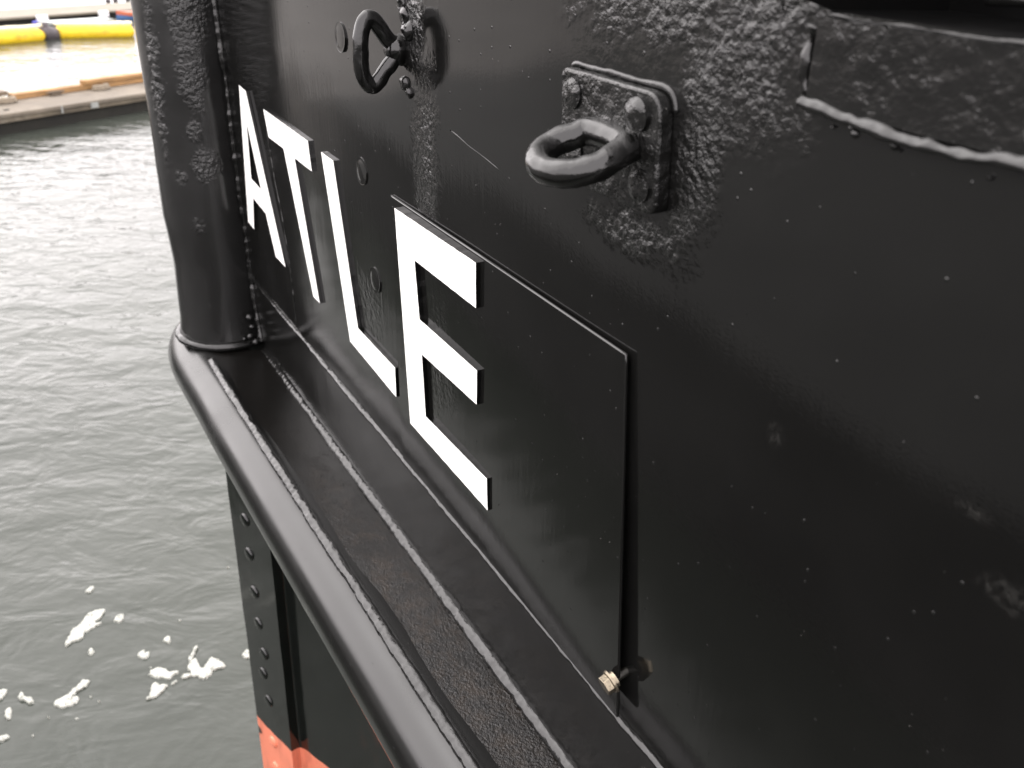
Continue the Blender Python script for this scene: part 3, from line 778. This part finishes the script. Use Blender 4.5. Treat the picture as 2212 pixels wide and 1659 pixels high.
# ------------------------------------------------------------------ yellow floating barrier
M['yellow'] = simple('yellow barrier fabric', (.62, .43, .008), .55, .12, 3, .01, 8, stain=(.50, .30, .01))
M['cap'] = simple('dark coupling', (.055, .045, .05), .6, .3, 8)
M['creamtop'] = simple('cream top rail', (.72, .66, .50), .7, .1, 3)
def boom(p, q, r, lab):
    root = empty('floating_barrier', (*((Vector(p) + Vector(q)) / 2), -H)); tag(root, lab, 'barrier', 'yellow floating barrier sections')
    P, Q = Vector((p[0], p[1], -H + r * .55)), Vector((q[0], q[1], -H + r * .55))
    k = 40; pts = [P.lerp(Q, i / k) + Vector((0, 0, .012 * noise.noise(Vector((i * .35, p[0], 0))))) for i in range(k + 1)]
    rad = [r * (1 - .6 * max(0, 1 - i / 1.5) - .6 * max(0, 1 - (k - i) / 1.5)) * (1 + .05 * noise.noise(Vector((i * .5, 3, 0)))) for i in range(k + 1)]
    v, f = sweep(pts, rad, 16); mesh('float_tube', v, f, M['yellow'], root, smooth=True)
    off = Vector((.09, .0, r * 1.12))
    v, f = sweep([x + off for x in pts], .035, 8); mesh('top_rail', v, f, M['creamtop'], root, smooth=True)
    return root
boom((17.4, 1.2), (19.12, -1.34), .135, 'left section of the yellow floating barrier, angled towards the camera')
boom((19.33, -1.56), (19.46, -2.92), .135, 'middle section of the yellow floating barrier, right of the dark coupling')
boom((19.48, -3.02), (19.9, -7.0), .135, 'section of the yellow floating barrier running in behind the stem post')
cp = empty('coupling', (19.22, -1.45, -H)); tag(cp, 'dark coupling joining the left and middle yellow barrier sections', 'coupling')
v, f = sweep([(19.16, -1.33, -H + .06), (19.2, -1.42, -H + .07), (19.27, -1.56, -H + .06)], [.135, .15, .12], 14); mesh('float_tube', v, f, M['cap'], cp, smooth=True)
v, f = sweep([(19.19, -1.40, -H + .10), (19.19, -1.40, -H + .28)], [.05, .05], 8); mesh('post', v, f, M['cap'], cp, smooth=True)

# ------------------------------------------------------------------ far dock, boats
M['fardock'] = simple('far dock planks', (.17, .15, .115), .8, .12, 1.5, .004, 20)
fd = empty('far_dock', (22.5, -2.0, -H)); tag(fd, 'long pale plank dock farthest away, dark underneath', 'dock')
e0 = Vector((20.75, .0, 0)); De = Vector((.556, -.831, 0)).normalized(); Ne = Vector((De.y * -1, De.x, 0))
def fk(a, b, z): p = e0 + De * a + Ne * b; return (p.x, p.y, z)
def fbox(name, a0, a1, b0, b1, z0, z1, mat, parent, bev=0):
    vs = [fk(a, b, z) for a in (a0, a1) for b in (b0, b1) for z in (z0, z1)]
    fs = [(0, 1, 3, 2), (4, 6, 7, 5), (0, 4, 5, 1), (2, 3, 7, 6), (0, 2, 6, 4), (1, 5, 7, 3)]
    o = mesh(name, vs, fs, mat, parent)
    if bev: bevel(o, bev)
    return o
fbox('deck', -6, 14, 0, 1.25, -H + .09, -H + .13, M['fardock'], fd)
fbox('float', -6, 14, .06, 1.2, -H - .2, -H + .088, M['wet'], fd)
M['boxwhite'] = simple('white dock fender', (.82, .82, .82), .5, .05, 3)
for a, lab in ((1.72, 'white fender box on the far dock above the dark coupling'), (3.25, 'white fender box on the far dock between the skiff and the dark float')):
    o = fbox('fender_box', a, a + .24, -.08, -.004, -H + .01, -H + .14, M['boxwhite'], None, .02); tag(o, lab, 'fender', 'white fender boxes on the far dock')
def skiff(name, c, hd, L, W, Hh, hullm, topm, lab):
    root = empty(name, (c[0], c[1], -H)); tag(root, lab, 'boat')
    d = Vector((math.cos(hd), math.sin(hd), 0)); s = Vector((-d.y, d.x, 0)); vs = []; fs = []
    st_ = [(-.5, .42, .9), (-.3, .48, .85), (0, .5, .85), (.25, .42, .95), (.42, .2, 1.1), (.5, .02, 1.25)]
    for t, wd, hh in st_:
        for sg, k, zz_ in ((-1, 1, 1), (-1, .86, .35), (-1, .4, -.15), (1, .4, -.15), (1, .86, .35), (1, 1, 1)):
            p = Vector(c + (0,)) + d * t * L + s * sg * wd * k * W
            vs.append((p.x, p.y, -H + Hh * hh * zz_))
    for i in range(5):
        for k in range(5): fs.append((i * 6 + k, i * 6 + k + 1, i * 6 + 7 + k, i * 6 + 6 + k))
    fs.append((0, 1, 2, 3, 4, 5)); mesh('hull', vs, fs, hullm, root)
    vs2 = []; 
    for t, wd, hh in st_:
        for sg in (-1, 1):
            p = Vector(c + (0,)) + d * t * L + s * sg * wd * W * 1.02
            vs2.append((p.x, p.y, -H + Hh * hh + .012)); vs2.append((p.x, p.y, -H + Hh * hh * .70))
    f2 = []
    for i in range(5):
        a = i * 4; f2 += [(a, a + 4, a + 6, a + 2), (a, a + 1, a + 5, a + 4), (a + 2, a + 6, a + 7, a + 3)]
    f2 += [(0, 2, 3, 1)]
    mesh('gunwale', vs2, f2, topm, root)
    return root
M['bluehull'] = simple('blue boat paint', (.05, .11, .25), .4, .1, 3)
M['redtop'] = simple('orange red trim', (.38, .10, .05), .5, .1, 3)
M['whitehull'] = simple('white boat paint', (.40, .43, .42), .4, .1, 2, stain=(.25, .30, .28))
M['bluetarp'] = simple('violet blue tarp', (.05, .05, .28), .6, .2, 3)
skiff('moored_boat', (22.1, -4.30), math.radians(101), 2.7, .75, .17, M['bluehull'], M['redtop'], 'small blue hulled boat with orange red trim moored at the far dock')
skiff('moored_boat', (21.45, -2.10), math.radians(120), 1.6, .4, .07, M['whitehull'], M['whitehull'], 'low white skiff lying between the yellow barrier and the far dock')
o = fbox('tarp', 1.52, 1.72, -.20, -.11, -H - .02, -H + .06, M['bluetarp'], None, .03); tag(o, 'small violet blue bundle floating beside the left white fender box', 'tarp')
# gulls' row of small floats beyond
for i, (x, y) in enumerate(((26.2, -3.6), (26.6, -3.95), (26.0, -3.4))):
    v, f = sweep([(x, y, -H - .02), (x, y, -H + .05), (x, y, -H + .10)], [.05, .07, .03], 8)
    o = mesh('mooring_buoy', v, f, M['cap'], None, smooth=True); tag(o, 'tiny dark mooring float far off beyond the far dock', 'buoy', 'tiny dark floats beyond the far dock')

# ------------------------------------------------------------------ unseen quayside slabs, added to shape the hull's reflections
M['unseen_quay'] = simple('dark timber quay', (.028, .029, .027), .85, .25, 1.5, .004, 25)  # added slab, toned dark for what the aft plating reflects
M['unseen_quay_pale'] = simple('quay concrete', (.115, .110, .102), .85, .25, 1.5, .004, 25)  # added slab, paler for the brighter reflection towards the bow
def qslab(name, x0, x1, y0, y1, yb, m, lab):
    qv = []
    for z in (-H - 1, -1.5): qv += [(x0, y0, z), (x1, y1, z), (x1, yb, z), (x0, yb, z)]
    q = mesh(name, qv, [(0, 1, 2, 3), (4, 5, 6, 7), (0, 1, 5, 4), (1, 2, 6, 5), (2, 3, 7, 6), (3, 0, 4, 7)], m)
    tag(q, lab, 'unseen_quay', kind='structure')
qslab('unseen_quay', -14, 7.2, .62, 1.55, 14, M['unseen_quay'], 'dark timber quayside out of view, added for hull reflections')
qslab('unseen_quay', 7.204, 60, 1.55, 9.5, 40, M['unseen_quay_pale'], 'pale concrete quayside out of view, added for hull reflections')
